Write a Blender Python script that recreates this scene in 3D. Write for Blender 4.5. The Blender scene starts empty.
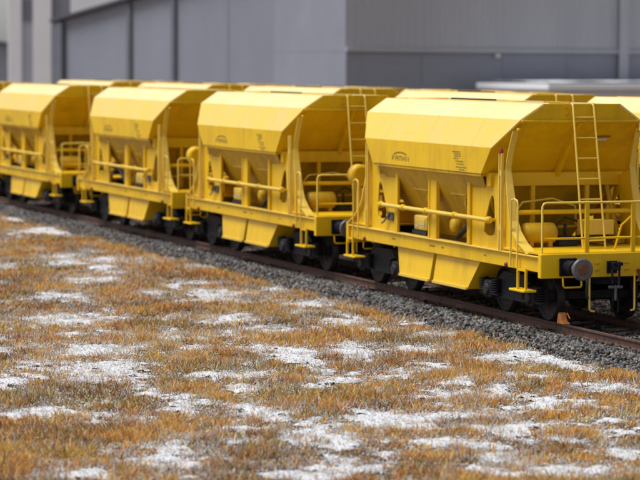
import bpy, bmesh, math, random
import numpy as np
from mathutils import Vector, Matrix
from mathutils.geometry import tessellate_polygon
random.seed(4); rng = np.random.default_rng(7)
R = math.radians
scene = bpy.context.scene
COL = scene.collection

# ------------------------------------------------------------------ camera
cam_d = bpy.data.cameras.new('camera'); cam = bpy.data.objects.new('camera', cam_d); COL.objects.link(cam)
YAW, PITCH, ROLL = 0.36451, 0.07190, 0.00522
CAM = Vector((-20.281, -43.747, 4.602))
F = Vector((math.sin(YAW)*math.cos(PITCH), math.cos(YAW)*math.cos(PITCH), -math.sin(PITCH)))
RT = Vector((math.cos(YAW), -math.sin(YAW), 0)); UP = RT.cross(F)
r2 = RT*math.cos(ROLL)+UP*math.sin(ROLL); u2 = -RT*math.sin(ROLL)+UP*math.cos(ROLL)
M4 = Matrix((r2, u2, -F)).transposed().to_4x4(); M4.translation = CAM
cam.matrix_world = M4
cam_d.sensor_width = 36; cam_d.lens = 137.13; cam_d.clip_start = 0.5; cam_d.clip_end = 3000
cam_d.dof.use_dof = True; cam_d.dof.focus_distance = 40.0; cam_d.dof.aperture_fstop = 1.15
scene.camera = cam

# ------------------------------------------------------------------ sky and sun (overcast winter day)
SUN_EL, SUN_AZ = R(64), R(-75)      # azimuth measured from +Y towards +X
w = bpy.data.worlds.new('World'); scene.world = w; w.use_nodes = True
nt = w.node_tree; bg = nt.nodes['Background']
sky = nt.nodes.new('ShaderNodeTexSky'); sky.sky_type = 'NISHITA'; sky.sun_disc = False
sky.sun_elevation = SUN_EL; sky.sun_rotation = SUN_AZ; sky.dust_density = 1.5; sky.air_density = 1.0; sky.ozone_density = 1.0
hs = nt.nodes.new('ShaderNodeHueSaturation'); hs.inputs['Saturation'].default_value = 0.2
nt.links.new(sky.outputs[0], hs.inputs['Color']); nt.links.new(hs.outputs[0], bg.inputs['Color'])
bg.inputs['Strength'].default_value = 0.05
sd = bpy.data.lights.new('sun', 'SUN'); sd.energy = 1.5; sd.angle = R(28); sd.color = (1.0, 0.985, 0.955)
so = bpy.data.objects.new('sun', sd); COL.objects.link(so)
sdir = Vector((math.sin(SUN_AZ)*math.cos(SUN_EL), math.cos(SUN_AZ)*math.cos(SUN_EL), math.sin(SUN_EL)))
so.rotation_euler = (-sdir).to_track_quat('-Z', 'Y').to_euler(); so.location = (0, 0, 60)
vs = scene.view_settings; vs.view_transform = 'Standard'; vs.look = 'None'; vs.exposure = 1.25; vs.gamma = 1.0; vs.use_curve_mapping = False

# ------------------------------------------------------------------ materials
def new_mat(name):
    m = bpy.data.materials.new(name); m.use_nodes = True
    return m, m.node_tree, m.node_tree.nodes['Principled BSDF']
def noise_mat(name, c1, c2, scale=6, rough=0.6, bump=0.0, bscale=60, metal=0, detail=6, spec=0.5, lo=.35, hi=.65, coords='Object', stretch=None, coat=0):
    m, n, b = new_mat(name)
    tc = n.nodes.new('ShaderNodeTexCoord'); src = tc.outputs[coords]
    if stretch:
        mp = n.nodes.new('ShaderNodeMapping'); mp.inputs['Scale'].default_value = stretch
        n.links.new(src, mp.inputs['Vector']); src = mp.outputs[0]
    nz = n.nodes.new('ShaderNodeTexNoise'); nz.inputs['Scale'].default_value = scale; nz.inputs['Detail'].default_value = detail; nz.inputs['Roughness'].default_value = .65
    n.links.new(src, nz.inputs['Vector'])
    cr = n.nodes.new('ShaderNodeValToRGB'); cr.color_ramp.elements[0].position = lo; cr.color_ramp.elements[1].position = hi
    cr.color_ramp.elements[0].color = (*c1, 1); cr.color_ramp.elements[1].color = (*c2, 1)
    n.links.new(nz.outputs['Fac'], cr.inputs['Fac']); n.links.new(cr.outputs['Color'], b.inputs['Base Color'])
    b.inputs['Roughness'].default_value = rough; b.inputs['Metallic'].default_value = metal
    b.inputs['Specular IOR Level'].default_value = spec; b.inputs['Coat Weight'].default_value = coat
    if bump:
        n2 = n.nodes.new('ShaderNodeTexNoise'); n2.inputs['Scale'].default_value = bscale; n2.inputs['Detail'].default_value = 5
        n.links.new(src, n2.inputs['Vector'])
        bp = n.nodes.new('ShaderNodeBump'); bp.inputs['Strength'].default_value = bump; bp.inputs['Distance'].default_value = .02
        n.links.new(n2.outputs['Fac'], bp.inputs['Height']); n.links.new(bp.outputs[0], b.inputs['Normal'])
    return m
def paint_mat(name, base, dirt, amount=.5, rough=.38):
    """gloss paint with thin streaks of dirt running down and broad uneven soiling; differs per wagon"""
    m, n, b = new_mat(name)
    tc = n.nodes.new('ShaderNodeTexCoord'); oi = n.nodes.new('ShaderNodeObjectInfo')
    geo = n.nodes.new('ShaderNodeNewGeometry')
    mp = n.nodes.new('ShaderNodeMapping'); mp.inputs['Scale'].default_value = (2.6, 2.6, .5)
    n.links.new(geo.outputs['Position'], mp.inputs['Vector'])
    a = n.nodes.new('ShaderNodeTexNoise'); a.inputs['Scale'].default_value = 1.6; a.inputs['Detail'].default_value = 8; a.inputs['Roughness'].default_value = .7
    n.links.new(mp.outputs[0], a.inputs['Vector'])
    c = n.nodes.new('ShaderNodeTexNoise'); c.inputs['Scale'].default_value = .9; c.inputs['Detail'].default_value = 5
    n.links.new(geo.outputs['Position'], c.inputs['Vector'])
    mx = n.nodes.new('ShaderNodeMath'); mx.operation = 'MULTIPLY'; n.links.new(a.outputs['Fac'], mx.inputs[0]); n.links.new(c.outputs['Fac'], mx.inputs[1])
    mr = n.nodes.new('ShaderNodeMapRange'); mr.inputs['From Min'].default_value = .2; mr.inputs['From Max'].default_value = .42; mr.inputs['To Max'].default_value = amount
    n.links.new(mx.outputs[0], mr.inputs['Value'])
    mix = n.nodes.new('ShaderNodeMix'); mix.data_type = 'RGBA'; mix.inputs['A'].default_value = (*base, 1); mix.inputs['B'].default_value = (*dirt, 1)
    n.links.new(mr.outputs[0], mix.inputs['Factor']); n.links.new(mix.outputs['Result'], b.inputs['Base Color'])
    mr2 = n.nodes.new('ShaderNodeMapRange'); mr2.inputs['To Min'].default_value = rough-.06; mr2.inputs['To Max'].default_value = rough+.18
    n.links.new(a.outputs['Fac'], mr2.inputs['Value']); n.links.new(mr2.outputs[0], b.inputs['Roughness'])
    bp = n.nodes.new('ShaderNodeBump'); bp.inputs['Strength'].default_value = .12; bp.inputs['Distance'].default_value = .03
    n.links.new(c.outputs['Fac'], bp.inputs['Height']); n.links.new(bp.outputs[0], b.inputs['Normal'])
    b.inputs['Specular IOR Level'].default_value = .32; b.inputs['Coat Weight'].default_value = .12; b.inputs['Coat Roughness'].default_value = .25
    return m
def attr_mat(name, rough=.8, spec=.2, trans=0):
    m, n, b = new_mat(name)
    at = n.nodes.new('ShaderNodeAttribute'); at.attribute_name = 'Col'
    n.links.new(at.outputs['Color'], b.inputs['Base Color'])
    b.inputs['Roughness'].default_value = rough; b.inputs['Specular IOR Level'].default_value = spec
    if trans:
        tr = n.nodes.new('ShaderNodeBsdfTranslucent'); n.links.new(at.outputs['Color'], tr.inputs['Color'])
        ms = n.nodes.new('ShaderNodeMixShader'); ms.inputs[0].default_value = trans
        out = n.nodes['Material Output']
        n.links.new(b.outputs[0], ms.inputs[1]); n.links.new(tr.outputs[0], ms.inputs[2]); n.links.new(ms.outputs[0], out.inputs['Surface'])
    return m
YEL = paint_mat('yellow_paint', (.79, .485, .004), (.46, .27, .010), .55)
YELT = paint_mat('yellow_paint_dust_sheen', (.84, .66, .29), (.78, .64, .38), .8, .40)  # roof paint paled: sky sheen put into the colour along with dust
YELU = paint_mat('yellow_paint_half_sheen', (.80, .535, .085), (.68, .52, .20), .8, .38)  # upper sides: weaker pale tint, painted sky sheen plus some dust
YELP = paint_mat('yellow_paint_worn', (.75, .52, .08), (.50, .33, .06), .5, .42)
YELD = paint_mat('yellow_paint_soiled_shade', (.56, .335, .005), (.22, .125, .015), .7, .5)  # darker copy of the yellow: soiling, and painted shade on recessed parts
BLACK = noise_mat('black_running_gear', (.004, .005, .008), (.014, .015, .020), 9, .6, .3, 30, spec=.18)
DARKG = noise_mat('dark_grey_steel', (.012, .013, .017), (.034, .034, .04), 12, .5, .2, 50, spec=.18)
STEEL = noise_mat('buffer_steel', (.085, .085, .095), (.15, .145, .15), 10, .45, .1, 60, metal=.3)
RUST = noise_mat('rust', (.10, .035, .018), (.22, .085, .04), 14, .8, .3, 60)
RAILM = noise_mat('rail_rust', (.055, .027, .02), (.13, .062, .044), 9, .7, .3, 60)
WHEELM = noise_mat('wheel_steel', (.007, .007, .009), (.026, .023, .022), 8, .5, .2, 40, spec=.18)
REDM = noise_mat('red_paint', (.20, .012, .01), (.28, .02, .015), 20, .5)
ORANGE = noise_mat('orange_paint', (.62, .20, .04), (.78, .32, .10), 14, .5)
INK = noise_mat('black_lettering', (.17, .115, .012), (.30, .20, .02), 12, .6)
WHITEP = noise_mat('white_plate', (.5, .5, .48), (.68, .68, .66), 15, .5)
RUBBER = noise_mat('dark_rubber_and_shade', (.02, .017, .01), (.05, .04, .02), 20, .8)  # hose rubber; also colours the painted shade strip in the hatch
SLEEP = noise_mat('sleeper_concrete', (.13, .115, .10), (.24, .22, .20), 9, .9, .4, 60)
EARTH = noise_mat('dry_earth', (.10, .062, .032), (.24, .155, .08), 2.2, .95, .6, 25)
BALB = noise_mat('ballast_bed', (.012, .012, .012), (.05, .046, .042), 30, .95, 1.0, 40)  # near-black bed colour carries the shadow under the wagons
SNOW = noise_mat('snow', (.52, .53, .56), (.72, .72, .735), 14, .75, .8, 45, spec=.3)
WALLA = noise_mat('grey_render', (.225, .238, .30), (.255, .268, .33), .35, .75, .1, 8, stretch=(1, 1, .25))
WALLB = noise_mat('grey_cladding', (.36, .37, .42), (.40, .41, .46), .3, .6, 0, stretch=(1, 1, .3))
WALLC = noise_mat('dark_grey_plinth', (.235, .25, .31), (.265, .28, .34), .4, .75, .1, 6)
PILL = noise_mat('slate_pilaster', (.12, .13, .165), (.145, .155, .19), .8, .7)
PALE = noise_mat('pale_concrete', (.76, .79, .86), (.82, .84, .90), .3, .8)
PALE2 = noise_mat('mid_grey_concrete', (.52, .55, .64), (.58, .61, .69), .3, .8)  # greyer concrete for the block and annex walls
ROOFM = noise_mat('roof_sheet', (.07, .075, .10), (.09, .095, .12), .6, .6)
GRASSM = attr_mat('dry_grass_blades', .65, .25, .3)
STONEM = attr_mat('ballast_stone', .9, .25)

# ------------------------------------------------------------------ mesh helpers
class MB:
    def __init__(s): s.v = []; s.f = []; s.sm = []
    def add(s, vs, fs, smooth=False):
        o = len(s.v); s.v += [tuple(p) for p in vs]; s.f += [tuple(i+o for i in f) for f in fs]; s.sm += [smooth]*len(fs); return s
    def box(s, x0, x1, y0, y1, z0, z1, c=0.0):
        if x0 > x1: x0, x1 = x1, x0
        if y0 > y1: y0, y1 = y1, y0
        if z0 > z1: z0, z1 = z1, z0
        if c <= 0:
            return s.add([(x0,y0,z0),(x1,y0,z0),(x1,y1,z0),(x0,y1,z0),(x0,y0,z1),(x1,y0,z1),(x1,y1,z1),(x0,y1,z1)],
                     [(0,3,2,1),(4,5,6,7),(0,1,5,4),(1,2,6,5),(2,3,7,6),(3,0,4,7)])
        bm = bmesh.new(); bmesh.ops.create_cube(bm, size=1)
        for v in bm.verts: v.co = ((x0+x1)/2+v.co.x*(x1-x0), (y0+y1)/2+v.co.y*(y1-y0), (z0+z1)/2+v.co.z*(z1-z0))
        bmesh.ops.bevel(bm, geom=bm.edges[:], offset=c, segments=1, affect='EDGES')
        bm.verts.index_update(); s.add([v.co[:] for v in bm.verts], [[v.index for v in f.verts] for f in bm.faces]); bm.free(); return s
    def tube(s, pts, r, n=8, caps=True, closed=False):
        pts = [Vector(p) for p in pts]; k = len(pts); rings = []; prev = None
        for i, p in enumerate(pts):
            if closed: t = (pts[(i+1) % k]-pts[i-1])
            else: t = (pts[min(i+1, k-1)]-pts[max(i-1, 0)])
            t.normalize()
            if prev is None:
                a = Vector((0,0,1)) if abs(t.z) < .9 else Vector((1,0,0)); nrm = t.cross(a).normalized()
            else: nrm = (prev-t*prev.dot(t)).normalized()
            prev = nrm; b = t.cross(nrm)
            rr = r[i] if isinstance(r, (list, tuple)) else r
            rings.append([p+(nrm*math.cos(2*math.pi*j/n)+b*math.sin(2*math.pi*j/n))*rr for j in range(n)])
        vs = [q for ring in rings for q in ring]; fs = []
        for i in range(k if closed else k-1):
            i2 = (i+1) % k
            for j in range(n): fs.append((i*n+j, i*n+(j+1) % n, i2*n+(j+1) % n, i2*n+j))
        s.add(vs, fs, True)
        if caps and not closed:
            s.add(rings[0], [tuple(range(n-1, -1, -1))]); s.add(rings[-1], [tuple(range(n))])
        return s
    def lathe(s, prof, n=20, axis='Y', at=(0,0,0), smooth=True):
        vs = []; fs = []
        for (a, r) in prof:
            for j in range(n):
                c, d = r*math.cos(2*math.pi*j/n), r*math.sin(2*math.pi*j/n)
                p = {'Y': (c, a, d), 'X': (a, c, d), 'Z': (c, d, a)}[axis]
                vs.append((p[0]+at[0], p[1]+at[1], p[2]+at[2]))
        for i in range(len(prof)-1):
            for j in range(n): fs.append((i*n+j, i*n+(j+1) % n, (i+1)*n+(j+1) % n, (i+1)*n+j))
        s.add(vs, fs, smooth)
        s.add(vs[:n], [tuple(range(n))]); s.add(vs[-n:], [tuple(range(n-1, -1, -1))]); return s
    def plate(s, poly, th, inward):
        """flat polygon given thickness towards 'inward'"""
        P = [Vector(p) for p in poly]; nrm = Vector((0,0,0)); k = len(P)
        for i in range(k): nrm += P[i].cross(P[(i+1) % k])
        nrm.normalize()
        if nrm.dot(Vector(inward)) < 0: nrm = -nrm
        Q = [p+nrm*th for p in P]
        fs = [tuple(range(k)), tuple(range(2*k-1, k-1, -1))]+[(i, i+k, (i+1) % k+k, (i+1) % k) for i in range(k)]
        return s.add(P+Q, fs)
    def extr(s, outer, holes, x0, x1, axis='X'):
        """2D outline (with holes) in the other two axes, extruded from x0 to x1"""
        loops = [outer]+list(holes)
        tri = tessellate_polygon([[Vector((a, b, 0)) for a, b in l] for l in loops])
        pts = [p for l in loops for p in l]
        def mk(a, b, x): return {'X': (x, a, b), 'Y': (a, x, b), 'Z': (a, b, x)}[axis]
        n = len(pts); vs = [mk(a, b, x0) for a, b in pts]+[mk(a, b, x1) for a, b in pts]
        fs = [tuple(t) for t in tri]+[tuple(i+n for i in reversed(t)) for t in tri]
        o = 0
        for l in loops:
            k = len(l)
            for i in range(k): fs.append((o+i, o+(i+1) % k, n+o+(i+1) % k, n+o+i))
            o += k
        return s.add(vs, fs)
    def build(s, name, mat, parent=None):
        me = bpy.data.meshes.new(name); me.from_pydata(s.v, [], s.f)
        me.polygons.foreach_set('use_smooth', s.sm)
        bm = bmesh.new(); bm.from_mesh(me); bmesh.ops.recalc_face_normals(bm, faces=bm.faces[:]); bm.to_mesh(me); bm.free()
        me.materials.append(mat); me.update()
        o = bpy.data.objects.new(name, me); COL.objects.link(o)
        if parent: o.parent = parent
        return o
def tag(o, label=None, cat=None, group=None, kind=None):
    for k, v in (('label', label), ('category', cat), ('group', group), ('kind', kind)):
        if v: o[k] = v
    return o
def empty(name, loc=(0,0,0), rz=0):
    o = bpy.data.objects.new(name, None); COL.objects.link(o); o.location = loc; o.rotation_euler = (0, 0, rz); return o
def share(o, parent, loc):
    c = o.copy(); COL.objects.link(c); c.parent = parent; c.location = loc; return c
KIDS = {}
def copy_tree(o, parent=None, skip=()):
    c = o.copy(); COL.objects.link(c); c.parent = parent
    for ch in o.children:
        if ch.name.split('.')[0] not in skip: copy_tree(ch, c, skip)
    return c

# ------------------------------------------------------------------ noise on arrays
def vnoise(x, y, seed):
    xi = np.floor(x).astype(np.int64); yi = np.floor(y).astype(np.int64); fx = x-xi; fy = y-yi
    fx = fx*fx*(3-2*fx); fy = fy*fy*(3-2*fy)
    def h(a, b):
        n = (a*374761393+b*668265263+seed*1442695041) & 0xffffffff
        n = ((n ^ (n >> 13))*1274126177) & 0xffffffff
        return ((n ^ (n >> 16)) & 0xffff)/65535.0
    return (h(xi, yi)*(1-fx)+h(xi+1, yi)*fx)*(1-fy)+(h(xi, yi+1)*(1-fx)+h(xi+1, yi+1)*fx)*fy
def fbm(x, y, seed, oct=4):
    s = 0; a = 1; t = 0
    for i in range(oct): s = s+a*vnoise(x*2**i+17.3*i, y*2**i-9.1*i, seed+i); t += a; a *= .55
    return s/t
GZ = -.33
def ground_z(x, y): return GZ+.10*(fbm(x*.35, y*.35, 3)-.5)+.05*(fbm(x*1.7, y*1.7, 9, 3)-.5)
def edge_x(y): return -1.95+.5*(fbm(y*.5, y*0+3.3, 21, 4)-.5)*2     # where the dry grass gives way to ballast
BLOBS = [(-4.11,14.64,1.24,1.23),(-5.42,9.49,.9,1.28),(-7.16,5.82,.8,1.1),(-4.33,7.07,.2,.71),(-3.82,5.69,.64,.91),(-8.33,1.56,1.05,1.47),(-7.2,-1.89,.4,.97),(-8.94,-3.43,1.17,1.03),(-9.73,-5.93,.84,1.3),(-11.43,-7.19,.31,.95),(-5.26,.56,.67,1.11),(-5.06,-1.55,.65,.85),(-6.18,-4.66,.51,.73),(-7.91,-7.61,.71,.62),(-8.13,-9.04,.53,.57),(-9.62,-10.59,.36,.62),(-8.86,-11.48,.5,.99),(-9.04,-13.77,.46,1.04),(-11.2,-11.3,.35,.48),(-11.84,-10.36,.31,.5),(-10.69,-11.58,.22,.48),(-11.19,-14.86,.63,.78),(-11.8,-14.06,.18,.4),(-12.58,-15.49,.42,.58),(-9.53,-12.95,.34,.45),(-10.02,-13.89,.18,.34),(-10.03,-16.6,.18,.29),(-10.32,-16.43,.22,.29),(-4.85,-5.25,.55,1.45),(-6.42,-7.45,.16,.51),(-4.53,-7.53,.33,.66),(-5.5,-8.15,.32,.63),(-4.65,-9.22,.24,.73),(-3.02,-6.9,.47,.56),(-3.76,-5.3,.43,.74),(-4.49,-10.38,.24,1.03),(-3.49,-8.96,.35,.5),(-7.38,-12.71,.91,1.05),(-5.78,-12.64,.54,.9),(-5.31,-10.82,.82,.55),(-4.51,-11.99,.37,.74),(-4.0,-12.17,.23,.64),(-2.88,-10.81,.46,.58),(-7.5,-15.02,.52,.5),(-7.25,-16.14,.38,.63),(-8.84,-14.39,.29,.67),(-8.34,-14.47,.16,.34),(-8.64,-15.74,.19,.39),(-9.48,-16.56,.42,.44),(-7.04,-17.41,.67,.66),(-7.99,-17.08,.34,.51),(-5.73,-16.32,.36,.65),(-3.48,-.6,.57,.72),(-4.21,-14.09,.21,.57),(-5.83,-13.83,.34,.56)]
CY, SY = math.cos(YAW), math.sin(YAW)
def snow_mask(x, y):
    """> 0 where snow lies; the patches have the places and sizes they have on the field"""
    m = np.full(x.shape, -1.0)
    wx = x+.35*(fbm(x*1.3, y*1.3, 31)-.5)*2; wy = y+.35*(fbm(x*1.3, y*1.3, 41)-.5)*2
    for bx, by, a, b in BLOBS:
        dx, dy = wx-bx, wy-by
        u = (dx*CY-dy*SY)/(a*1.12); v = (dx*SY+dy*CY)/(b*1.12)
        m = np.maximum(m, 1-np.sqrt(u*u+v*v))
    far = (fbm(x*.42+5, y*.42, 61, 4)-.60)*5        # patches away from the ones placed above
    m = np.maximum(m, (fbm(x*.95+3, y*.95, 67, 4)-.575)*4.2-.15)
    out = (y < -18.5) | (x < -14.5-.25*(y+16)*0) | (y > 18)
    m = np.where(out, np.maximum(m, far), m)
    d = (fbm(x*5, y*5, 71, 4)-.5)*2
    d2 = (fbm(x*1.9, y*1.9, 77, 4)-.5)*2
    return m+1.0*d+.55*d2-.04-.35*np.clip(x+2.3, 0, 1)

# ------------------------------------------------------------------ ground
def np_mesh(name, V, Fc, mat, col=None, smooth=False):
    me = bpy.data.meshes.new(name); V = np.asarray(V, np.float32); Fc = np.asarray(Fc, np.int32)
    k = Fc.shape[1]; me.vertices.add(len(V)); me.vertices.foreach_set('co', V.ravel())
    me.loops.add(Fc.size); me.loops.foreach_set('vertex_index', Fc.ravel())
    me.polygons.add(len(Fc)); me.polygons.foreach_set('loop_start', np.arange(0, Fc.size, k, dtype=np.int32)); me.polygons.foreach_set('loop_total', np.full(len(Fc), k, np.int32))
    if smooth: me.polygons.foreach_set('use_smooth', np.ones(len(Fc), bool))
    if col is not None:
        ca = me.color_attributes.new('Col', 'FLOAT_COLOR', 'POINT'); C4 = np.ones((len(V), 4), np.float32); C4[:, :3] = col; ca.data.foreach_set('color', C4.ravel())
    me.update(calc_edges=True); me.validate(); me.materials.append(mat)
    o = bpy.data.objects.new(name, me); COL.objects.link(o); return o
def grid(x0, x1, y0, y1, nx, ny):
    xs = np.linspace(x0, x1, nx); ys = np.linspace(y0, y1, ny); X, Y = np.meshgrid(xs, ys)
    idx = np.arange(nx*ny).reshape(ny, nx)
    Q = np.stack([idx[:-1, :-1], idx[:-1, 1:], idx[1:, 1:], idx[1:, :-1]], -1).reshape(-1, 4)
    return X.ravel(), Y.ravel(), Q
def lin(a, b, s): return list(np.arange(a, b, s))
xs = np.array([-1500, -600, -200, -90, -50]+lin(-35, -17, .5)+lin(-17, -1.5, .14)+[0, 3, 6, 9, 12, 16, 22, 30, 45, 80, 150, 300, 700, 1500]); ys = np.array([-1200, -400, -120, -60]+lin(-32, -20, .5)+lin(-20, 10, .16)+lin(10, 50, .4)+[55, 65, 80, 100, 150, 300, 700, 1500])
X, Y = np.meshgrid(xs, ys); idx = np.arange(X.size).reshape(X.shape)
Q = np.stack([idx[:-1, :-1], idx[:-1, 1:], idx[1:, 1:], idx[1:, :-1]], -1).reshape(-1, 4)
Zg = ground_z(X, Y).ravel(); far = (np.abs(X.ravel()) > 60) | (Y.ravel() > 70) | (Y.ravel() < -50) | (X.ravel() > -1.0); Zg[far] = GZ-.06
tag(np_mesh('ground', np.stack([X.ravel(), Y.ravel(), Zg], -1), Q, EARTH, smooth=True), kind='structure')

# snow sheet
sx0, sx1, sy0, sy1 = -20, -1.6, -24.0, 32.0
X, Y, Q = grid(sx0, sx1, sy0, sy1, int((sx1-sx0)/.055), int((sy1-sy0)/.075))
mk = snow_mask(X, Y)
lump = fbm(X*9, Y*9, 83, 3)
Z = ground_z(X, Y)+.002+np.clip(mk, 0, .5)*.06+(lump-.5)*.05*np.clip(mk*4, 0, 1)
keep = (mk[Q].min(1) > 0)
Q = Q[keep]; used = np.unique(Q); rm = np.full(len(X), -1); rm[used] = np.arange(len(used))
tag(np_mesh('snow_patches', np.stack([X[used], Y[used], Z[used]], -1), rm[Q], SNOW, smooth=True), 'thin broken patches of white snow lying between the dry grass', 'snow', kind='stuff')

# dry grass: tufts of bent blades
def in_view(x, y, m=1.0):
    dx = x-CAM.x; dy = y-CAM.y; d = dx*SY+dy*CY; l = dx*CY-dy*SY
    return (np.abs(l) < d*.1313+m) & (d > 26) & (d < 108), d
def grass():
    N = 128000; tx = rng.uniform(-21, -1.4, N*3); ty = rng.uniform(-25, 52, N*3)
    ok, d = in_view(tx, ty, 4.5); ok &= in_view(tx, ty, 1.3)[0] | (rng.random(N*3) < .55); ok &= (tx < edge_x(ty)+rng.normal(0, .22, N*3))
    ok &= rng.random(N*3) < np.clip((38/d)**1.1, .2, 1)
    tx, ty, d = tx[ok], ty[ok], d[ok]
    mk = snow_mask(tx, ty)
    dens = fbm(tx*1.1, ty*1.1, 101, 4)
    gap = fbm(tx*4.2, ty*4.2, 111, 3)
    ok = (rng.random(len(tx)) < np.clip(.72-mk*.8, .27, 1)) & (rng.random(len(tx)) < .25+1.1*dens) & (gap+rng.normal(0, .06, len(tx)) >.46)
    tx, ty, d, mk, dens = tx[ok], ty[ok], d[ok], mk[ok], dens[ok]
    nb = 14
    n = len(tx)*nb
    X0 = np.repeat(tx, nb); Y0 = np.repeat(ty, nb); D = np.repeat(d, nb); MK = np.repeat(mk, nb); DN = np.repeat(dens, nb)
    ang = rng.uniform(0, 2*np.pi, n); rad = np.abs(rng.normal(0, .07, n))
    bx = X0+np.cos(ang)*rad; by = Y0+np.sin(ang)*rad
    hum = fbm(bx*.8, by*.8, 131, 4)
    L = rng.uniform(.06, .21, n)*np.where(MK > 0, .72, 1)*(.55+.95*hum)*np.clip(.45+.9*DN, .5, 1.3)
    lean = rng.uniform(.45, 1.75, n); a2 = ang+rng.normal(0, .7, n)
    W = rng.uniform(.007, .016, n)*np.clip(D/40, 1, 2.0)
    z0 = ground_z(bx, by)-.01
    px, py = -np.sin(a2), np.cos(a2)
    tw = rng.uniform(-1.2, 1.2, n); px2 = px*np.cos(tw)+np.cos(a2)*np.sin(tw); py2 = py*np.cos(tw)+np.sin(a2)*np.sin(tw)
    m1 = .55*L; sl = np.sin(lean*.55); cl = np.cos(lean*.55)
    mx_, my_, mz_ = bx+np.cos(a2)*sl*m1, by+np.sin(a2)*sl*m1, z0+cl*m1
    s2 = np.sin(lean); c2 = np.cos(lean); m2 = L-m1
    ex, ey, ez = mx_+np.cos(a2)*s2*m2, my_+np.sin(a2)*s2*m2, mz_+c2*m2
    V = np.empty((n, 5, 3), np.float32)
    V[:, 0] = np.stack([bx-px2*W*.5, by-py2*W*.5, z0], -1); V[:, 1] = np.stack([bx+px2*W*.5, by+py2*W*.5, z0], -1)
    V[:, 2] = np.stack([mx_+px2*W*.42, my_+py2*W*.42, mz_], -1); V[:, 3] = np.stack([mx_-px2*W*.42, my_-py2*W*.42, mz_], -1)
    V[:, 4] = np.stack([ex, ey, ez], -1)
    b = np.arange(n)[:, None]*5
    T = np.concatenate([b+[[0, 1, 2]], b+[[0, 2, 3]], b+[[3, 2, 4]]])
    pal = np.array([(.66, .30, .065), (.76, .42, .10), (.50, .21, .055), (.72, .56, .31), (.20, .105, .06), (.27, .235, .075), (.64, .46, .10), (.17, .09, .06), (.58, .50, .38), (.34, .22, .17)])
    patch = fbm(X0*.9, Y0*.9, 151, 4); green = fbm(X0*.7+9, Y0*.7, 171, 4)
    pr = rng.random(n)
    ci = np.select([(green > .58) & (pr < .4), patch > .55, patch > .46, patch > .40], [np.where(rng.random(n) < .5, 5, 6), rng.choice([0, 1, 3, 6], n, p=[.42, .33, .1, .15]), rng.choice([0, 1, 2, 3, 4], n, p=[.35, .25, .2, .1, .1]), rng.choice([0, 2, 3, 4, 7], n, p=[.3, .25, .15, .2, .1])], rng.choice([2, 3, 4, 7, 5], n, p=[.25, .2, .25, .18, .12]))
    sw = np.repeat(rng.random(len(tx)), nb); swc = np.repeat(rng.integers(0, 10, len(tx)), nb)
    ci = np.where((sw < .34) & (rng.random(n) < .75), swc, ci)
    tuft = np.repeat(rng.normal(1, .22, len(tx)), nb)
    C = pal[ci]*(np.clip(tuft*rng.normal(1, .14, n), .5, 1.5))[:, None]
    fr = rng.random(n) < np.clip(.38+MK*.55, .03, .48)          # frosted blades around and in the snow
    C = np.where(fr[:, None], np.array([.60, .60, .61])*rng.uniform(.65, 1.0, (n, 1)), C)
    o = np_mesh('dry_grass', V.reshape(-1, 3), T, GRASSM, np.repeat(np.clip(C, 0, .85), 5, axis=0))
    tag(o, 'ochre and straw coloured dead winter grass covering the field', 'grass', kind='stuff')
    # crumbs of snow caught among the blades
    n = 60000
    x = rng.uniform(-16, -1.9, n*4); y = rng.uniform(-21, 24, n*4); ok, d = in_view(x, y, 1.2)
    m = snow_mask(x, y); ok &= (m > -.8) & (rng.random(n*4) < np.clip(.85+m*1.6, .06, .85)); x, y, d = x[ok], y[ok], d[ok]; n = len(x)
    s = rng.uniform(.008, .024, n); z = ground_z(x, y)+rng.uniform(.0, .06, n)
    base = np.array([(1, 0, -.4), (-.5, .87, -.4), (-.5, -.87, -.4), (0, 0, .9)])
    a = rng.uniform(0, 6.28, n); V = np.empty((n, 4, 3))
    for k in range(4):
        j = rng.uniform(.6, 1.3, n)*s
        V[:, k, 0] = x+(base[k, 0]*np.cos(a)-base[k, 1]*np.sin(a))*j; V[:, k, 1] = y+(base[k, 0]*np.sin(a)+base[k, 1]*np.cos(a))*j; V[:, k, 2] = z+base[k, 2]*j*.8
    b = np.arange(n)[:, None]*4
    T = np.concatenate([b+[[0, 1, 3]], b+[[1, 2, 3]], b+[[2, 0, 3]], b+[[0, 2, 1]]])
    tag(np_mesh('snow_crumbs', V.reshape(-1, 3), T, SNOW), 'loose crumbs of snow caught among the grass blades', 'snow', kind='stuff')
grass()

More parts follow.
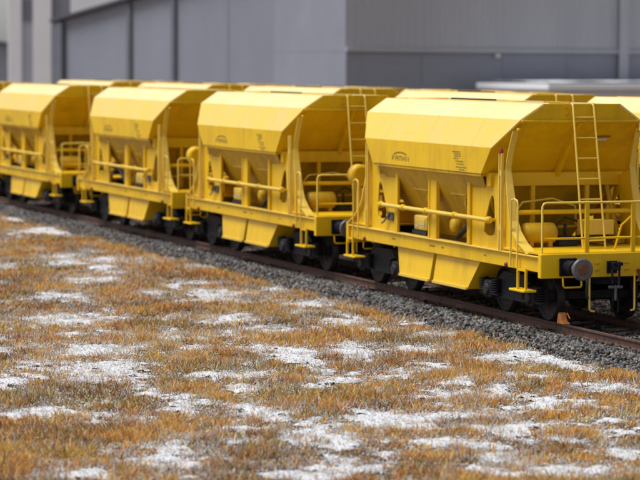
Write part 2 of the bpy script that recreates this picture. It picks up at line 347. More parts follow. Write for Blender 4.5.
# ------------------------------------------------------------------ tracks
TRACKS = [(0.0, 0.0, -24, 70), (4.6, .035, -24, 90), (9.2, -.05, -24, 110)]
def bed_z(dx):
    a = np.abs(dx); return np.where(a < 1.45, -.175, np.maximum(-.175-(a-1.45)*.36, -.44))
def stones(n, x, y, z, smin, smax):
    ico = np.array([(0, 1, 1.618), (0, 1, -1.618), (0, -1, 1.618), (0, -1, -1.618), (1, 1.618, 0), (1, -1.618, 0), (-1, 1.618, 0), (-1, -1.618, 0), (1.618, 0, 1), (1.618, 0, -1), (-1.618, 0, 1), (-1.618, 0, -1)])/1.9
    f = np.array([(0,2,8),(0,8,4),(0,4,6),(0,6,10),(0,10,2),(3,1,9),(3,9,5),(3,5,7),(3,7,11),(3,11,1),(2,5,8),(8,5,9),(8,9,4),(4,9,1),(4,1,6),(6,1,11),(6,11,10),(10,11,7),(10,7,2),(2,7,5)])
    s = rng.uniform(smin, smax, n)
    V = ico[None]*rng.uniform(.48, 1.3, (n, 12, 1))*s[:, None, None]*rng.uniform(.6, 1.2, (n, 1, 3))
    q = rng.normal(size=(n, 4)); q /= np.linalg.norm(q, axis=1)[:, None]; a, b, c, d = q.T
    RM = np.stack([1-2*(c*c+d*d), 2*(b*c-a*d), 2*(b*d+a*c), 2*(b*c+a*d), 1-2*(b*b+d*d), 2*(c*d-a*b), 2*(b*d-a*c), 2*(c*d+a*b), 1-2*(b*b+c*c)], -1).reshape(n, 3, 3)
    V = np.einsum('nij,nkj->nki', RM, V)+np.stack([x, y, z], -1)[:, None]
    T = (np.arange(n)[:, None, None]*12+f[None]).reshape(-1, 3)
    g = np.clip(rng.normal(.115, .07, n), .025, .42); tint = np.array([(1, 1, 1.03), (1.08, .97, .86), (1.18, .92, .74), (.96, .99, 1.06)])[rng.integers(0, 4, n)]
    g = g*np.where(np.abs(x) < .95, .35, 1)*np.clip(.7+.6*fbm(x*1.5, y*1.5, 301, 3), .6, 1.3)   # under-wagon shadow put into the stone colour between rails, with oil and brake dust
    return V.reshape(-1, 3), T, np.repeat(g[:, None]*tint, 12, axis=0)
for ti, (tx, dz, ya, yb) in enumerate(TRACKS):
    prof = np.array([-2.6, -2.2, -1.8, -1.45, -.8, 0, .8, 1.45, 1.8, 2.2, 2.45]); yy = np.arange(ya, yb+.1, 1.0)
    Xg, Yg = np.meshgrid(prof, yy); Zz = bed_z(Xg)-.02+dz+.03*(fbm(Xg*2+tx, Yg*2, 5, 3)-.5); Zz[:, 0] -= .1; Zz[:, -1] -= .1
    idx = np.arange(Xg.size).reshape(Xg.shape); Q = np.stack([idx[:-1, :-1], idx[:-1, 1:], idx[1:, 1:], idx[1:, :-1]], -1).reshape(-1, 4)
    bed = tag(np_mesh('track_bed', np.stack([Xg.ravel()+tx, Yg.ravel(), Zz.ravel()], -1), Q, BALB, smooth=True), kind='structure')
    t = empty('railway_track', (tx, 0, dz))
    tag(t, ['rusty railway track nearest the grass, with the front row of wagons', 'railway track under the second row of wagons', 'railway track under the back row of wagons beside the halls'][ti], 'railway track', 'parallel railway tracks')
    rp = [(-.065, -.165), (.065, -.165), (.065, -.15), (.012, -.135), (.012, -.045), (.036, -.032), (.036, -.004), (.028, 0), (-.028, 0), (-.036, -.004), (-.036, -.032), (-.012, -.045), (-.012, -.135), (-.065, -.15)]
    r0 = MB().extr(rp, [], ya, yb, 'Y').build('rail', RAILM, t); r0.location = (-.75, 0, 0)
    share(r0, t, (.75, 0, 0))
    if ti == 0:
        s0 = MB().extr([(-1.3, -.32), (1.3, -.32), (1.3, -.2), (1.26, -.172), (.4, -.172), (.3, -.19), (-.3, -.19), (-.4, -.172), (-1.26, -.172), (-1.3, -.2)], [], -.13, .13, 'Y').build('sleeper', SLEEP, t)
        c0 = MB().box(-.13, .13, -.09, .09, -.172, -.150, .008).tube([(-.085, 0, -.15), (-.085, 0, -.115)], .02, 6).tube([(.085, 0, -.15), (.085, 0, -.115)], .02, 6)
        cl = c0.build('rail_clip', RUST, s0); cl.location = (-.75, 0, 0); share(cl, s0, (.75, 0, 0))
        ky = np.arange(-18, 48, .62); s0.location = (0, ky[0], 0)
        for y in ky[1:]:
            s = share(s0, t, (0, y, 0))
            if y < 6: share(cl, s, (-.75, 0, 0))
n = 72000
x = -rng.uniform(.0, 1, n)**.9*1.9-.55; x = np.where(rng.random(n) < .12, rng.uniform(-.7, 2.4, n), x); y = rng.uniform(-19, 52, n)
dk = np.hypot(x-CAM.x, y-CAM.y); ok = in_view(x, y, 4.0)[0] & (rng.random(n) < np.clip(55/dk, .35, 1)) & (x > edge_x(y)-.35) & (np.abs(x+.75) > .08)
x, y = x[ok], y[ok]; z = bed_z(x)+rng.uniform(-.012, .03, len(x))-np.where(np.abs(x) < 1.3, .01, 0)
n2 = 14000; xb = rng.uniform(2.2, 4.4, n2); yb_ = rng.uniform(-16, 12, n2)
x = np.concatenate([x, xb]); y = np.concatenate([y, yb_]); z = np.concatenate([z, np.maximum(bed_z(xb), bed_z(xb-4.6)+.035)+rng.uniform(-.01, .02, n2)])
V, T, C = stones(len(x), x, y, z, .014+.016*rng.random(len(x))**2, .042+.012*rng.random(len(x)))
tag(np_mesh('ballast_stones', V, T, STONEM, C), 'grey crushed stone ballast along the nearest rail', 'ballast', kind='stuff')

# ------------------------------------------------------------------ wagon
# local frame: hopper centre at y = 0, ladder end towards -y, z = 0 on the rail
YR, YT, YM, YB = 3.735, 3.69, 3.08, 2.65
XR, XT, XM, XB = .78, 1.217, 1.513, 1.514
ZR, ZT, ZM, ZB = 3.91, 3.623, 3.10, 2.61
def wagon():
    W = empty('hopper_wagon')
    P = lambda mb, n, m=YEL, par=None: mb.build(n, m, par or W)
    def seam(panel, a0, a1, b0, b1):      # raised weld line between two points pairs, kept as a sub-part
        a0, a1 = Vector(a0), Vector(a1); d = (a1-a0); nr = Vector(b0).normalized(); sd_ = d.cross(nr).normalized()*.011
        P(MB().plate([a0-sd_+nr*.0005, a0+sd_+nr*.0005, a1+sd_+nr*.0005, a1-sd_+nr*.0005], .0015, nr), 'weld_seam', panel.data.materials[0], panel)
    for sx in (-1, 1):
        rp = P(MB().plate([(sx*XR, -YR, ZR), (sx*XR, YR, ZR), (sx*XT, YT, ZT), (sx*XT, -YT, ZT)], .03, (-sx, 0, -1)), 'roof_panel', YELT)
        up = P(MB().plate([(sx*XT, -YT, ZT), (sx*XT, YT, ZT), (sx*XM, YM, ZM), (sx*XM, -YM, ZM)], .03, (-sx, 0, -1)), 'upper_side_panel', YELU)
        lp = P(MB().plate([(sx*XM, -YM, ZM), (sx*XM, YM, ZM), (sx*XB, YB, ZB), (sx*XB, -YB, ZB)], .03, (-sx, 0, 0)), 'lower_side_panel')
        n1 = Vector((sx*(ZR-ZT), 0, XT-XR)); n2 = Vector((sx*(ZT-ZM), 0, XM-XT))
        for y in (-2.2, -.05, 2.1):
            seam(rp, (sx*XR, y, ZR), (sx*XT, y, ZT), n1, 0); seam(up, (sx*XT, y, ZT), (sx*XM, y, ZM), n2, 0)
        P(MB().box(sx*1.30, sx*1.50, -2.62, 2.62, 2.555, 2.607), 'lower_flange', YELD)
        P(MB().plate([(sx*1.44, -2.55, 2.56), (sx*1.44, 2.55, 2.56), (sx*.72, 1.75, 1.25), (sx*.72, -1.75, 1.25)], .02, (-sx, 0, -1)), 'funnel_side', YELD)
        # loading deck along the hatch
        P(MB().box(sx*.47, sx*(XR-.004), -YR+.012, YR-.012, ZR-.035, ZR-.003), 'hatch_deck')
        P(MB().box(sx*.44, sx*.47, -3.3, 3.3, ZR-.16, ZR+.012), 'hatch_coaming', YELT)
        # side sill, plates, pillar
        sill = P(MB().box(sx*1.27, sx*1.345, -4.83, 4.27, .945, 1.205, .012), 'side_sill')
        P(MB().box(sx*1.22, sx*1.395, -4.83, 4.27, 1.207, 1.236, .006), 'sill_flange', YELP, sill)
        for y, hw in ((-.05, .13), (-.55, .05), (-2.5, .05), (1.9, .09)): P(MB().box(sx*1.346, sx*1.350, y-hw, y+hw, 1.075, 1.105), 'lettering', INK, sill)
        P(MB().box(sx*1.25, sx*1.335, -.19, .19, 1.236, 2.56, .01).box(sx*1.336, sx*1.352, .10, .16, 1.24, 2.55), 'middle_pillar')
        for sy in (-1, 1):
            outer = [(1.74, 1.238), (4.35, 1.238), (4.30, 1.29), (4.0, 1.42), (3.74, 1.60), (3.61, 1.78), (3.50, 2.1), (3.38, 2.45), (3.31, 2.72), (2.70, 2.55), (1.74, 2.55)]
            hole = [(a-.2, b) for a, b in ((2.56, 1.52), (2.58, 1.62), (2.68, 1.87), (2.80, 2.10), (2.88, 2.20), (2.95, 2.21), (3.0, 2.13), (3.03, 1.9), (3.05, 1.6), (3.02, 1.5), (2.9, 1.46), (2.68, 1.46))]
            o2 = [(sy*a, b) for a, b in outer]; h2 = [(sy*a, b) for a, b in hole]
            pl = P(MB().extr(o2, [h2], sx*1.285, sx*1.31), 'gusset_plate')
            fl = MB(); pts = [(4.36, 1.245), (4.305, 1.30), (4.005, 1.43), (3.745, 1.61), (3.615, 1.79), (3.51, 2.1), (3.39, 2.46), (3.32, 2.74), (3.41, 3.05), (3.57, 3.42)]
            for (a, b), (c, d) in zip(pts[:-1], pts[1:]):
                xw = lambda z: 1.335-.03*max(0, min(1, z-2.5))+.065*max(0, min(1, (2.6-z)/1.2)); xn = lambda z: 1.20+.03*max(0, min(1, z-2.2))-.06*max(0, z-2.75)
                fl.add([(sx*xn(b), sy*a, b), (sx*xw(b), sy*a, b), (sx*xw(d), sy*c, d), (sx*xn(d), sy*c, d), (sx*xn(b), sy*(a-.03), b-.012), (sx*xw(b), sy*(a-.03), b-.012), (sx*xw(d), sy*(c-.03), d-.012), (sx*xn(d), sy*(c-.03), d-.012)],
                       [(0,1,2,3), (4,5,6,7), (0,1,5,4), (2,3,7,6), (1,2,6,5), (0,3,7,4)])
            P(fl, 'edge_flange', YELP, pl)
            P(MB().box(sx*1.31, sx*1.36, sy*1.70, sy*1.82, 1.24, 2.55, .008), 'edge_strip', YEL, pl)
            # tall end post of two bars with red cap
            post = P(MB().box(sx*1.36, sx*1.41, sy*3.18, sy*3.22, 1.24, 3.0, .004).box(sx*1.36, sx*1.41, sy*3.27, sy*3.31, 1.24, 3.0, .004).box(sx*1.365, sx*1.40, sy*3.222, sy*3.268, 1.6, 1.7).box(sx*1.365, sx*1.40, sy*3.222, sy*3.268, 2.6, 2.7), 'end_post', YELP)
            P(MB().lathe([(2.98, .035), (3.06, .04), (3.09, .025)], 10, 'Z', (sx*1.385, sy*3.245, 0)), 'post_cap', REDM, post)
            P(MB().lathe([(-.04, .02), (-.03, .038), (.03, .038), (.04, .02)], 10, 'X', (sx*1.20, sy*3.59, 3.44)), 'brace_knuckle', YEL, pl)
            # grab handle and step
            P(MB().tube([(sx*1.40, sy*3.72, .98), (sx*1.40, sy*3.72, 2.12), (sx*1.40, sy*3.75, 2.18), (sx*1.40, sy*3.86, 2.205), (sx*1.40, sy*3.97, 2.18), (sx*1.40, sy*4.0, 2.12), (sx*1.40, sy*4.0, .98)], .019, 8), 'grab_handle', YELP)
            st = P(MB().box(sx*1.37, sx*1.41, sy*4.0, sy*4.035, .60, .98).box(sx*1.37, sx*1.41, sy*4.33, sy*4.365, .60, .98).box(sx*1.375, sx*1.405, sy*4.03, sy*4.34, .93, .97), 'step_frame')
            P(MB().box(sx*1.20, sx*1.46, sy*3.78, sy*4.40, .555, .598, .01), 'step_tread', YEL, st)
            P(MB().lathe([(-.03, .03), (0, .045), (.03, .045), (.05, .02)], 8, 'X', (sx*1.36, sy*3.45, .99)), 'red_marker', REDM)
        # control pipe
        pipe = P(MB().tube([(sx*1.44, -2.92, 1.765), (sx*1.44, 2.45, 1.765)], .042, 10), 'control_pipe', YELP)
        for y in (-2.85, -1.32, .05, 1.2, 2.35): P(MB().lathe([(-.05, .05), (-.04, .066), (.04, .066), (.05, .05)], 10, 'Y', (sx*1.44, y, 1.765)).box(sx*1.30, sx*1.43, y-.03, y+.03, 1.74, 1.79), 'pipe_clamp', YEL, pipe)
        # bays: small shelves, valve boxes, actuators
        for y0, y1 in ((.45, 1.15), (-1.35, -.65)):
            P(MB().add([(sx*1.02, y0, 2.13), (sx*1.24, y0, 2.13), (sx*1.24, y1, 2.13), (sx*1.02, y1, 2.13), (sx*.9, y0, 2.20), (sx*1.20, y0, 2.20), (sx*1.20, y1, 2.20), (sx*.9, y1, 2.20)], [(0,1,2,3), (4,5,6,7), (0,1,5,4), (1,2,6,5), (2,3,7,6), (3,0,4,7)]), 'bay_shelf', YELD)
            P(MB().box(sx*1.0, sx*1.18, y0+.1, y0+.16, 1.93, 2.125), 'shelf_shadow_block', YELD)  # dark block standing in for the shadow under the shelf
        P(MB().box(sx*1.05, sx*1.22, .55, 1.15, 1.33, 1.62, .02).box(sx*1.22, sx*1.235, .60, .82, 1.38, 1.56), 'valve_box', YELP)
        P(MB().box(sx*1.02, sx*1.24, .5, 1.2, 1.25, 1.325), 'valve_base', DARKG)
        P(MB().box(sx*1.236, sx*1.242, .62, .80, 1.44, 1.47).box(sx*1.236, sx*1.242, .90, 1.08, 1.40, 1.43), 'valve_label', WHITEP)
        P(MB().tube([(sx*1.12, -1.55, 1.70), (sx*1.12, -.75, 1.30)], .055, 10), 'actuator_rod', DARKG)
        P(MB().lathe([(-.1, .06), (-.08, .13), (.08, .13), (.1, .06)], 14, 'X', (sx*1.1, -.62, 1.52)), 'actuator_drum', YELD)
        P(MB().box(sx*1.312, sx*1.35, 1.98, 2.25, 1.45, 1.62, .01).tube([(sx*1.36, 2.1, 1.60), (sx*1.40, 2.3, 1.42), (sx*1.40, 2.42, 1.38)], .018, 6), 'lever_box', STEEL)
        # discharge chutes
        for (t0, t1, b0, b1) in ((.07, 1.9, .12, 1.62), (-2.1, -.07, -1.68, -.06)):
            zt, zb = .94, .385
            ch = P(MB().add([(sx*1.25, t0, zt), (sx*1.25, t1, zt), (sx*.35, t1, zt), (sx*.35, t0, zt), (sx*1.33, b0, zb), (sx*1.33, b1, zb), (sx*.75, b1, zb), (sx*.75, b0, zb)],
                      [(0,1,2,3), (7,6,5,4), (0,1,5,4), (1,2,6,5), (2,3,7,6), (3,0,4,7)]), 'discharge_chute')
            P(MB().box(sx*1.325, sx*1.36, b0+.01, b1-.01, zb-.012, zb+.035), 'chute_lip', YELP, ch)
        # markings on the lower side panel of both sides
        xo = sx*1.5165
        def flip(mb, k=-sx): mb.v = [(a, b*k, c) for a, b, c in mb.v]
        lg = MB()
        ring = [( .62*math.cos(t), .30*math.sin(t)) for t in np.linspace(.35, 2.79, 13)]
        for (a, b), (c, d) in zip(ring[:-1], ring[1:]):
            lg.add([(xo, 1.20+a*.62, 2.79+b*.30), (xo, 1.20+c*.62, 2.79+d*.30), (xo, 1.20+c*.5, 2.79+d*.19), (xo, 1.20+a*.5, 2.79+b*.19)], [(0,1,2,3)])
        flip(lg); P(lg, 'logo_arch', INK, lp)
        lt = MB(); y = 1.62
        for strokes in ((0, 1, 2), (0, 1, 2, 3), (0, 1, 3), (0, 2, 3), (0, 3)):     # worn, unreadable block capitals
            h = .095
            if 0 in strokes: lt.add([(xo, y, 2.70), (xo, y-.035, 2.70), (xo, y-.035, 2.70+h), (xo, y, 2.70+h)], [(0,1,2,3)])
            if 1 in strokes: lt.add([(xo, y-.035, 2.775), (xo, y-.14, 2.775), (xo, y-.14, 2.795), (xo, y-.035, 2.795)], [(0,1,2,3)])
            if 2 in strokes: lt.add([(xo, y-.035, 2.735), (xo, y-.12, 2.735), (xo, y-.12, 2.755), (xo, y-.035, 2.755)], [(0,1,2,3)])
            if 3 in strokes: lt.add([(xo, y-.10, 2.70), (xo, y-.14, 2.70), (xo, y-.14, 2.79), (xo, y-.10, 2.79)], [(0,1,2,3)])
            y -= .18
        flip(lt); P(lt, 'logo_lettering', INK, lp)['kind'] = 'stuff'
        dt = MB(); rr = random.Random(3)
        for i, (z, ya_, yb_) in enumerate(((2.975, -1.34, -1.66), (2.935, -1.42, -1.70), (2.895, -1.46, -1.68), (2.85, -1.42, -1.60), (2.80, -1.50, -1.80), (2.75, -1.56, -1.86), (2.69, -1.52, -1.92), (2.645, -1.66, -1.92))):
            yy_ = ya_
            while yy_ > yb_:
                wd = rr.uniform(.03, .09); dt.add([(xo, yy_, z-.012), (xo, yy_-wd, z-.012), (xo, yy_-wd, z+.012), (xo, yy_, z+.012)], [(0,1,2,3)]); yy_ -= wd+.02
        flip(dt); P(dt, 'data_lettering', INK, lp)['kind'] = 'stuff'
    # hatch: added dark strips painting the shade inside the opening, cross bars
    P(MB().box(.405, .438, .9, 3.05, ZR-.15, ZR+.018), 'hatch_shade_strip', RUBBER)
    P(MB().box(.405, .438, -2.4, -1.3, ZR-.15, ZR+.008), 'hatch_shade_strip', YELD)
    for y0, y1 in ((-3.72, -3.3), (-.35, .35), (3.3, 3.72)): P(MB().box(-.468, .468, y0+.003, y1-.003, ZR-.03, ZR-.006), 'deck_cross_plate')
    P(MB().box(-.46, .46, -2.6, 2.6, 2.9, 2.95), 'load_bed', RUBBER)
    for sy in (-1, 1):
        ep = P(MB().plate([(-XR, sy*YR, ZR), (XR, sy*YR, ZR), (XT, sy*YT, ZT), (-XT, sy*YT, ZT)], .03, (0, -sy, 0)), 'end_panel')
        for x, z in ((-.32, 3.84), (-.3, 3.72)): P(MB().lathe([(-.02, .022), (.02, .022)], 8, 'Y', (x, sy*3.74, z)), 'end_bolt', YELD, ep)
        P(MB().box(-1.20, 1.20, sy*3.665, sy*3.72, ZT-.05, ZT-.004, .008), 'end_lip', YEL, ep)
        ss = MB().add([(-XT+.01, sy*(YT-.02), ZT-.02), (XT-.01, sy*(YT-.02), ZT-.02), (XM-.02, sy*(YM-.02), ZM-.01), (-XM+.02, sy*(YM-.02), ZM-.01), (XB-.03, sy*(YB-.02), ZB), (-XB+.03, sy*(YB-.02), ZB)], [(0,1,2,3), (3,2,4,5)])
        ss = P(ss, 'slope_sheet')
        P(MB().add([(x, sy*(y), z) for x in (-.035, .035) for (y, z) in ((3.66, 3.60), (3.70, 3.56), (3.17, 3.02), (2.74, 2.52), (2.62, 2.56), (3.06, 3.09))], [(0,1,2,3,4,5), (6,7,8,9,10,11), (0,1,7,6), (1,2,8,7), (2,3,9,8), (3,4,10,9), (4,5,11,10), (5,0,6,11)]), 'slope_rib', YEL, ss)
        P(MB().box(-1.38, 1.38, sy*2.60, sy*2.76, 2.375, 2.63, .012), 'end_beam')
        P(MB().plate([(-1.3, sy*2.62, 2.40), (1.3, sy*2.62, 2.40), (.72, sy*1.75, 1.25), (-.72, sy*1.75, 1.25)], .02, (0, -sy, 0)), 'funnel_end', YELD)
        P(MB().tube([(-1.25, sy*3.42, 1.93), (1.25, sy*3.42, 1.93)], .045, 8), 'cross_tube')
        for sx in (-1, 1): P(MB().box(sx*.95, sx*1.2, sy*2.66, sy*3.2, 1.30, 1.45, .01).tube([(sx*1.05, sy*2.70, 2.4), (sx*1.05, sy*3.25, 1.3)], .05, 8), 'end_strut', YELD)
        P(MB().tube([(-1.2, sy*3.05, 1.62), (1.2, sy*3.05, 1.62)], .035, 8), 'cross_tube', YELD)
        for x in (-.5, .62): P(MB().box(x-.04, x+.04, sy*2.70, sy*2.78, 1.30, 2.38, .006), 'end_stay', YEL)
        P(MB().tube([(-1.05, sy*3.2, 1.30), (-1.05, sy*3.2, 1.95), (-.9, sy*3.15, 2.1), (-.2, sy*2.95, 2.15), (.3, sy*2.9, 2.0), (.35, sy*2.9, 1.3)], .022, 6), 'air_line', YELP)
        P(MB().tube([(-.25, sy*3.3, 1.45), (-.3, sy*3.35, 1.7), (-.1, sy*3.3, 1.82), (.15, sy*3.25, 1.75), (.3, sy*3.3, 1.6)], .02, 6), 'rubber_hose', RUBBER)
        yh = -4.84 if sy < 0 else 4.28
        hs_ = P(MB().box(-1.40, 1.40, yh, yh+sy*.12, .855, 1.285, .012), 'headstock')
        yo = yh+sy*.122
        for x in (-.32, -.27, .27, .32):
            for z in (.98, 1.10): P(MB().lathe([(0, .018), (sy*.02, .018)], 6, 'Y', (x, yo, z)), 'bolt', YELD, hs_)
        P(MB().box(-1.36, 1.36, sy*3.25, yh-sy*.002, 1.262, 1.298, .004), 'platform')
        P(MB().box(-.22, .22, yh-sy*1.4, yh-sy*.01, .72, 1.25), 'draft_box', BLACK)
        for sx in (-1, 1):
            bh = P(MB().box(sx*.875-.17, sx*.875+.17, yo, yo+sy*.03, .89, 1.21, .01).lathe([(yo+sy*.03, .125), (yo+sy*.24, .12), (yo+sy*.25, .135), (yo+sy*.29, .135), (yo+sy*.30, .10)], 18, 'Y', (sx*.875, 0, 1.05)), 'buffer', BLACK)
            P(MB().lathe([(yo+sy*.28, .085), (yo+sy*.50, .085)], 16, 'Y', (sx*.875, 0, 1.05)), 'buffer_shank', STEEL, bh)
            P(MB().lathe([(yo+sy*.47, .10), (yo+sy*.52, .185), (yo+sy*.565, .20), (yo+sy*.60, .196), (yo+sy*.612, .17)], 24, 'Y', (sx*.875, 0, 1.05)), 'buffer_head', STEEL, bh)
            P(MB().lathe([(yo+sy*.6125, .105), (yo+sy*.618, .07)], 18, 'Y', (sx*.875, 0, 1.05)), 'wear_patch', RUST, bh)
            P(MB().tube([(sx*.45, yo+sy*.02, .90), (sx*.45, yo+sy*.03, .30), (sx*.43, yo+sy*.05, .26), (sx*.36, yo+sy*.05, .25)], .018, 6), 'coupler_handle', YELP)
            P(MB().tube([(sx*.98, yo+sy*.03, .855), (sx*.98, yo+sy*.05, .72), (sx*.95, yo+sy*.05, .69), (sx*.65, yo+sy*.05, .69), (sx*.62, yo+sy*.05, .72), (sx*.62, yo+sy*.03, .855)], .018, 6), 'hand_loop')
            P(MB().tube([(sx*.52, yo+sy*.02, .96), (sx*.54, yo+sy*.10, .80), (sx*.56, yo+sy*.12, .6), (sx*.50, yo+sy*.08, .48)], .022, 6), 'brake_hose', RUBBER)
            P(MB().lathe([(0, .03), (sy*.05, .03)], 8, 'Y', (sx*.52, yo, .96)), 'hose_cock', REDM)
        hk = P(MB().box(-.10, .10, yo, yo+sy*.02, .92, 1.14).box(-.03, .03, yo, yo+sy*.30, .99, 1.09, .01).box(-.11, .11, yo+sy*.19, yo+sy*.24, 1.07, 1.13, .01).box(-.03, .03, yo+sy*.24, yo+sy*.31, 1.05, 1.15, .01), 'draw_hook', BLACK)
        yl = yo+sy*.16
        P(MB().tube([(-.07, yl, 1.0), (-.07, yl, .68), (.07, yl, .68), (.07, yl, 1.0)], .02, 6), 'coupling_link', DARKG, hk)
        P(MB().tube([(0, yl, .72), (0, yl, .45)], .026, 8).box(-.14, .14, yl-.02, yl+.02, .66, .71, .008), 'coupling_screw', STEEL, hk)
        P(MB().tube([(-.05, yl, .50), (-.055, yl, .24), (.055, yl, .24), (.05, yl, .50)], .02, 6), 'coupling_shackle', BLACK, hk)
    # ladder end railing, ladder, reservoir
    yr = -4.88
    P(MB().tube([(-1.34, yr, 1.0), (-1.34, yr, 2.12), (-1.31, yr, 2.17), (-1.26, yr, 2.185), (1.26, yr, 2.185), (1.31, yr, 2.17), (1.34, yr, 2.12), (1.34, yr, 1.0)], .021, 8), 'top_rail', YELP)
    P(MB().tube([(-1.34, yr, 1.55), (1.34, yr, 1.55)], .019, 8), 'middle_rail')
    for x in (-.46, .46): P(MB().box(x-.04, x+.04, yr-.022, yr+.022, 1.29, 2.17, .006), 'rail_post')
    for sx in (-1, 1): P(MB().tube([(sx*.46, yr+.02, 1.95), (sx*.36, yr+.25, 1.75), (sx*.30, yr+.4, 1.30)], .018, 6), 'post_stay')
    l0, l1 = Vector((0, -3.765, 3.90)), Vector((.03, -4.22, 1.30))
    for x in (-.21, .21):
        P(MB().tube([(x*.95, -3.66, 3.90), (x*.97, -3.745, 3.905), (x+l0.x, l0.y-.015, 3.86), (x*1.08+l1.x, l1.y, l1.z)], .02, 8), 'ladder_rail', YELP)
    for i in range(7):
        c = l0.lerp(l1, .09+i*.142); P(MB().tube([(c.x-.215, c.y, c.z), (c.x+.215, c.y, c.z)], .016, 6), 'ladder_rung', YELP)
    P(MB().lathe([(-.36, .04), (-.34, .13), (-.30, .18), (-.25, .195), (.25, .195), (.30, .18), (.34, .13), (.36, .04)], 18, 'X', (-.72, -3.45, 1.55)).box(-.95, -.87, -3.58, -3.35, 1.298, 1.42).box(-.57, -.49, -3.58, -3.35, 1.298, 1.42), 'air_reservoir', YELD)
    P(MB().box(.15, .75, -3.62, -3.28, 1.50, 1.78, .02), 'control_cabinet', YELP)
    P(MB().box(.15, .75, -3.64, -3.26, 1.40, 1.49), 'cabinet_base', DARKG)
    P(MB().box(-.35, .05, -3.55, -3.25, 1.30, 1.48, .02).tube([(-.15, -3.4, 1.48), (-.15, -3.4, 1.7)], .03, 8), 'distributor_valve', DARKG)
    sg = P(MB().add([(x, y, z) for (x, y, z) in ((.46, -3.345, 3.312), (.80, -3.345, 3.312), (.80, -3.315, 3.287), (.46, -3.315, 3.287))], [(0,1,2,3)]), 'sign_lettering', INK)
    P(MB().add([(x, y, z) for (x, y, z) in ((.56, -3.295, 3.270), (.76, -3.295, 3.270), (.76, -3.235, 3.220), (.56, -3.235, 3.220))], [(0,1,2,3)]), 'sign_plate', WHITEP)
    # far end: brake column, guard rail, box
    P(MB().tube([(-1.2, 4.18, 1.30), (-1.2, 4.18, 2.2)], .05, 10), 'brake_column', YELP)
    P(MB().lathe([(-.09, .16), (-.07, .23), (.07, .23), (.09, .18), (.10, .05)], 20, 'Y', (-1.2, 4.13, 2.28)), 'brake_drum')
    P(MB().tube([(-1.2+.22*math.cos(t), 4.26, 2.28+.22*math.sin(t)) for t in np.linspace(0, 6.28, 19)[:-1]], .014, 6, closed=True).tube([(-1.42, 4.26, 2.28), (-.98, 4.26, 2.28)], .012, 6).tube([(-1.2, 4.26, 2.06), (-1.2, 4.26, 2.5)], .012, 6), 'hand_wheel', YELP)
    P(MB().tube([(-1.0, 4.30, 1.29), (-1.0, 4.30, 2.1), (-.95, 4.30, 2.15), (1.15, 4.30, 2.15), (1.2, 4.30, 2.1), (1.2, 4.30, 1.29)], .02, 8).tube([(-1.0, 4.30, 1.72), (1.2, 4.30, 1.72)], .018, 6), 'guard_rail', YELP)
    P(MB().box(-.7, .2, 3.45, 3.9, 1.298, 1.75, .02), 'tool_box')
    P(MB().box(-.2, .2, -4.2, 4.1, .86, 1.22), 'centre_sill', YELD)
    P(MB().tube([(-.5, -3.6, .78), (-.5, 3.6, .78)], .03, 6), 'brake_pipe', BLACK)
    # bogies
    bf = MB()
    side = [(-1.22, .40), (-1.22, .62), (-.72, .62), (-.45, .80), (.45, .80), (.72, .62), (1.22, .62), (1.22, .40), (.98, .34), (.72, .40), (.50, .30), (-.50, .30), (-.72, .40), (-.98, .34)]
    for sx in (-1, 1): bf.extr(side, [], sx*.94, sx*1.06)
    bf.box(-.93, .93, -.22, .22, .42, .80).lathe([(.80, .25), (.93, .25)], 16, 'Z', (0, 0, 0))
    for sy in (-1, 1): bf.box(-.93, .93, sy*1.14, sy*1.22, .42, .56)
    bogie = bf.build('bogie', BLACK, W); bogie.location = (0, -3.15, 0)
    wh = MB().lathe([(-.075, .12), (-.06, .13), (-.03, .36), (-.065, .385), (-.065, .425), (.05, .432), (.068, .455), (.078, .445), (.075, .38), (.03, .36), (.0, .13), (.075, .12)], 28, 'X').build('wheel', WHEELM, bogie)
    wh.location = (-.745, -.9, .432)
    ax = MB().tube([(-1.05, 0, 0), (1.05, 0, 0)], .075, 10).build('axle', BLACK, bogie); ax.location = (0, -.9, .432)
    ab = MB().box(-.10, .07, -.15, .15, -.15, .17, .03).lathe([(-.14, .09), (-.12, .125), (-.09, .125)], 14, 'X').box(-.06, .05, -.36, .36, -.10, -.05, .01).build('axle_box', DARKG, bogie); ab.location = (-1.09, -.9, .432)
    spr = MB(); pts = [(.075*math.cos(t), .075*math.sin(t), -.06+t/37.7*.26) for t in np.linspace(0, 37.7, 61)]
    spr.tube(pts, .018, 5); spr = spr.build('spring', BLACK, bogie); spr.location = (-1.12, -.62, .44)
    bl = MB().box(-.03, .03, -.05, .05, -.18, .2, .012).build('brake_shoe', RUST, bogie); bl.location = (-.76, -.40, .45)
    for (x, y) in ((.745, -.9), (-.745, .9), (.745, .9)):
        c = share(wh, bogie, (x, y, .432)); c.rotation_euler = (0, 0, math.pi if x > 0 else 0)
    share(ax, bogie, (0, .9, .432))
    for (x, y) in ((1.09, -.9), (-1.09, .9), (1.09, .9)):
        c = share(ab, bogie, (x, y, .432)); c.rotation_euler = (0, 0, math.pi if x > 0 else 0)
    for (x, y) in ((-1.12, -1.18), (-1.12, .62), (-1.12, 1.18), (1.12, -.62), (1.12, .62)): share(spr, bogie, (x, y, .44))
    for (x, y) in ((-.76, .40), (.76, -.40), (.76, .40)): share(bl, bogie, (x, y, .45))
    b2 = bogie.copy(); COL.objects.link(b2); b2.parent = W; b2.location = (0, 3.15, 0)
    for ch in bogie.children: copy_tree(ch, b2)
    return W
W0 = wagon()
SMALL = ('post_cap', 'weld_seam', 'bolt', 'lettering', 'rail_clip', 'brake_shoe', 'spring', 'pipe_clamp', 'end_bolt', 'valve_label', 'hose_cock', 'red_marker', 'chute_lip', 'hole_rim', 'brace_knuckle')
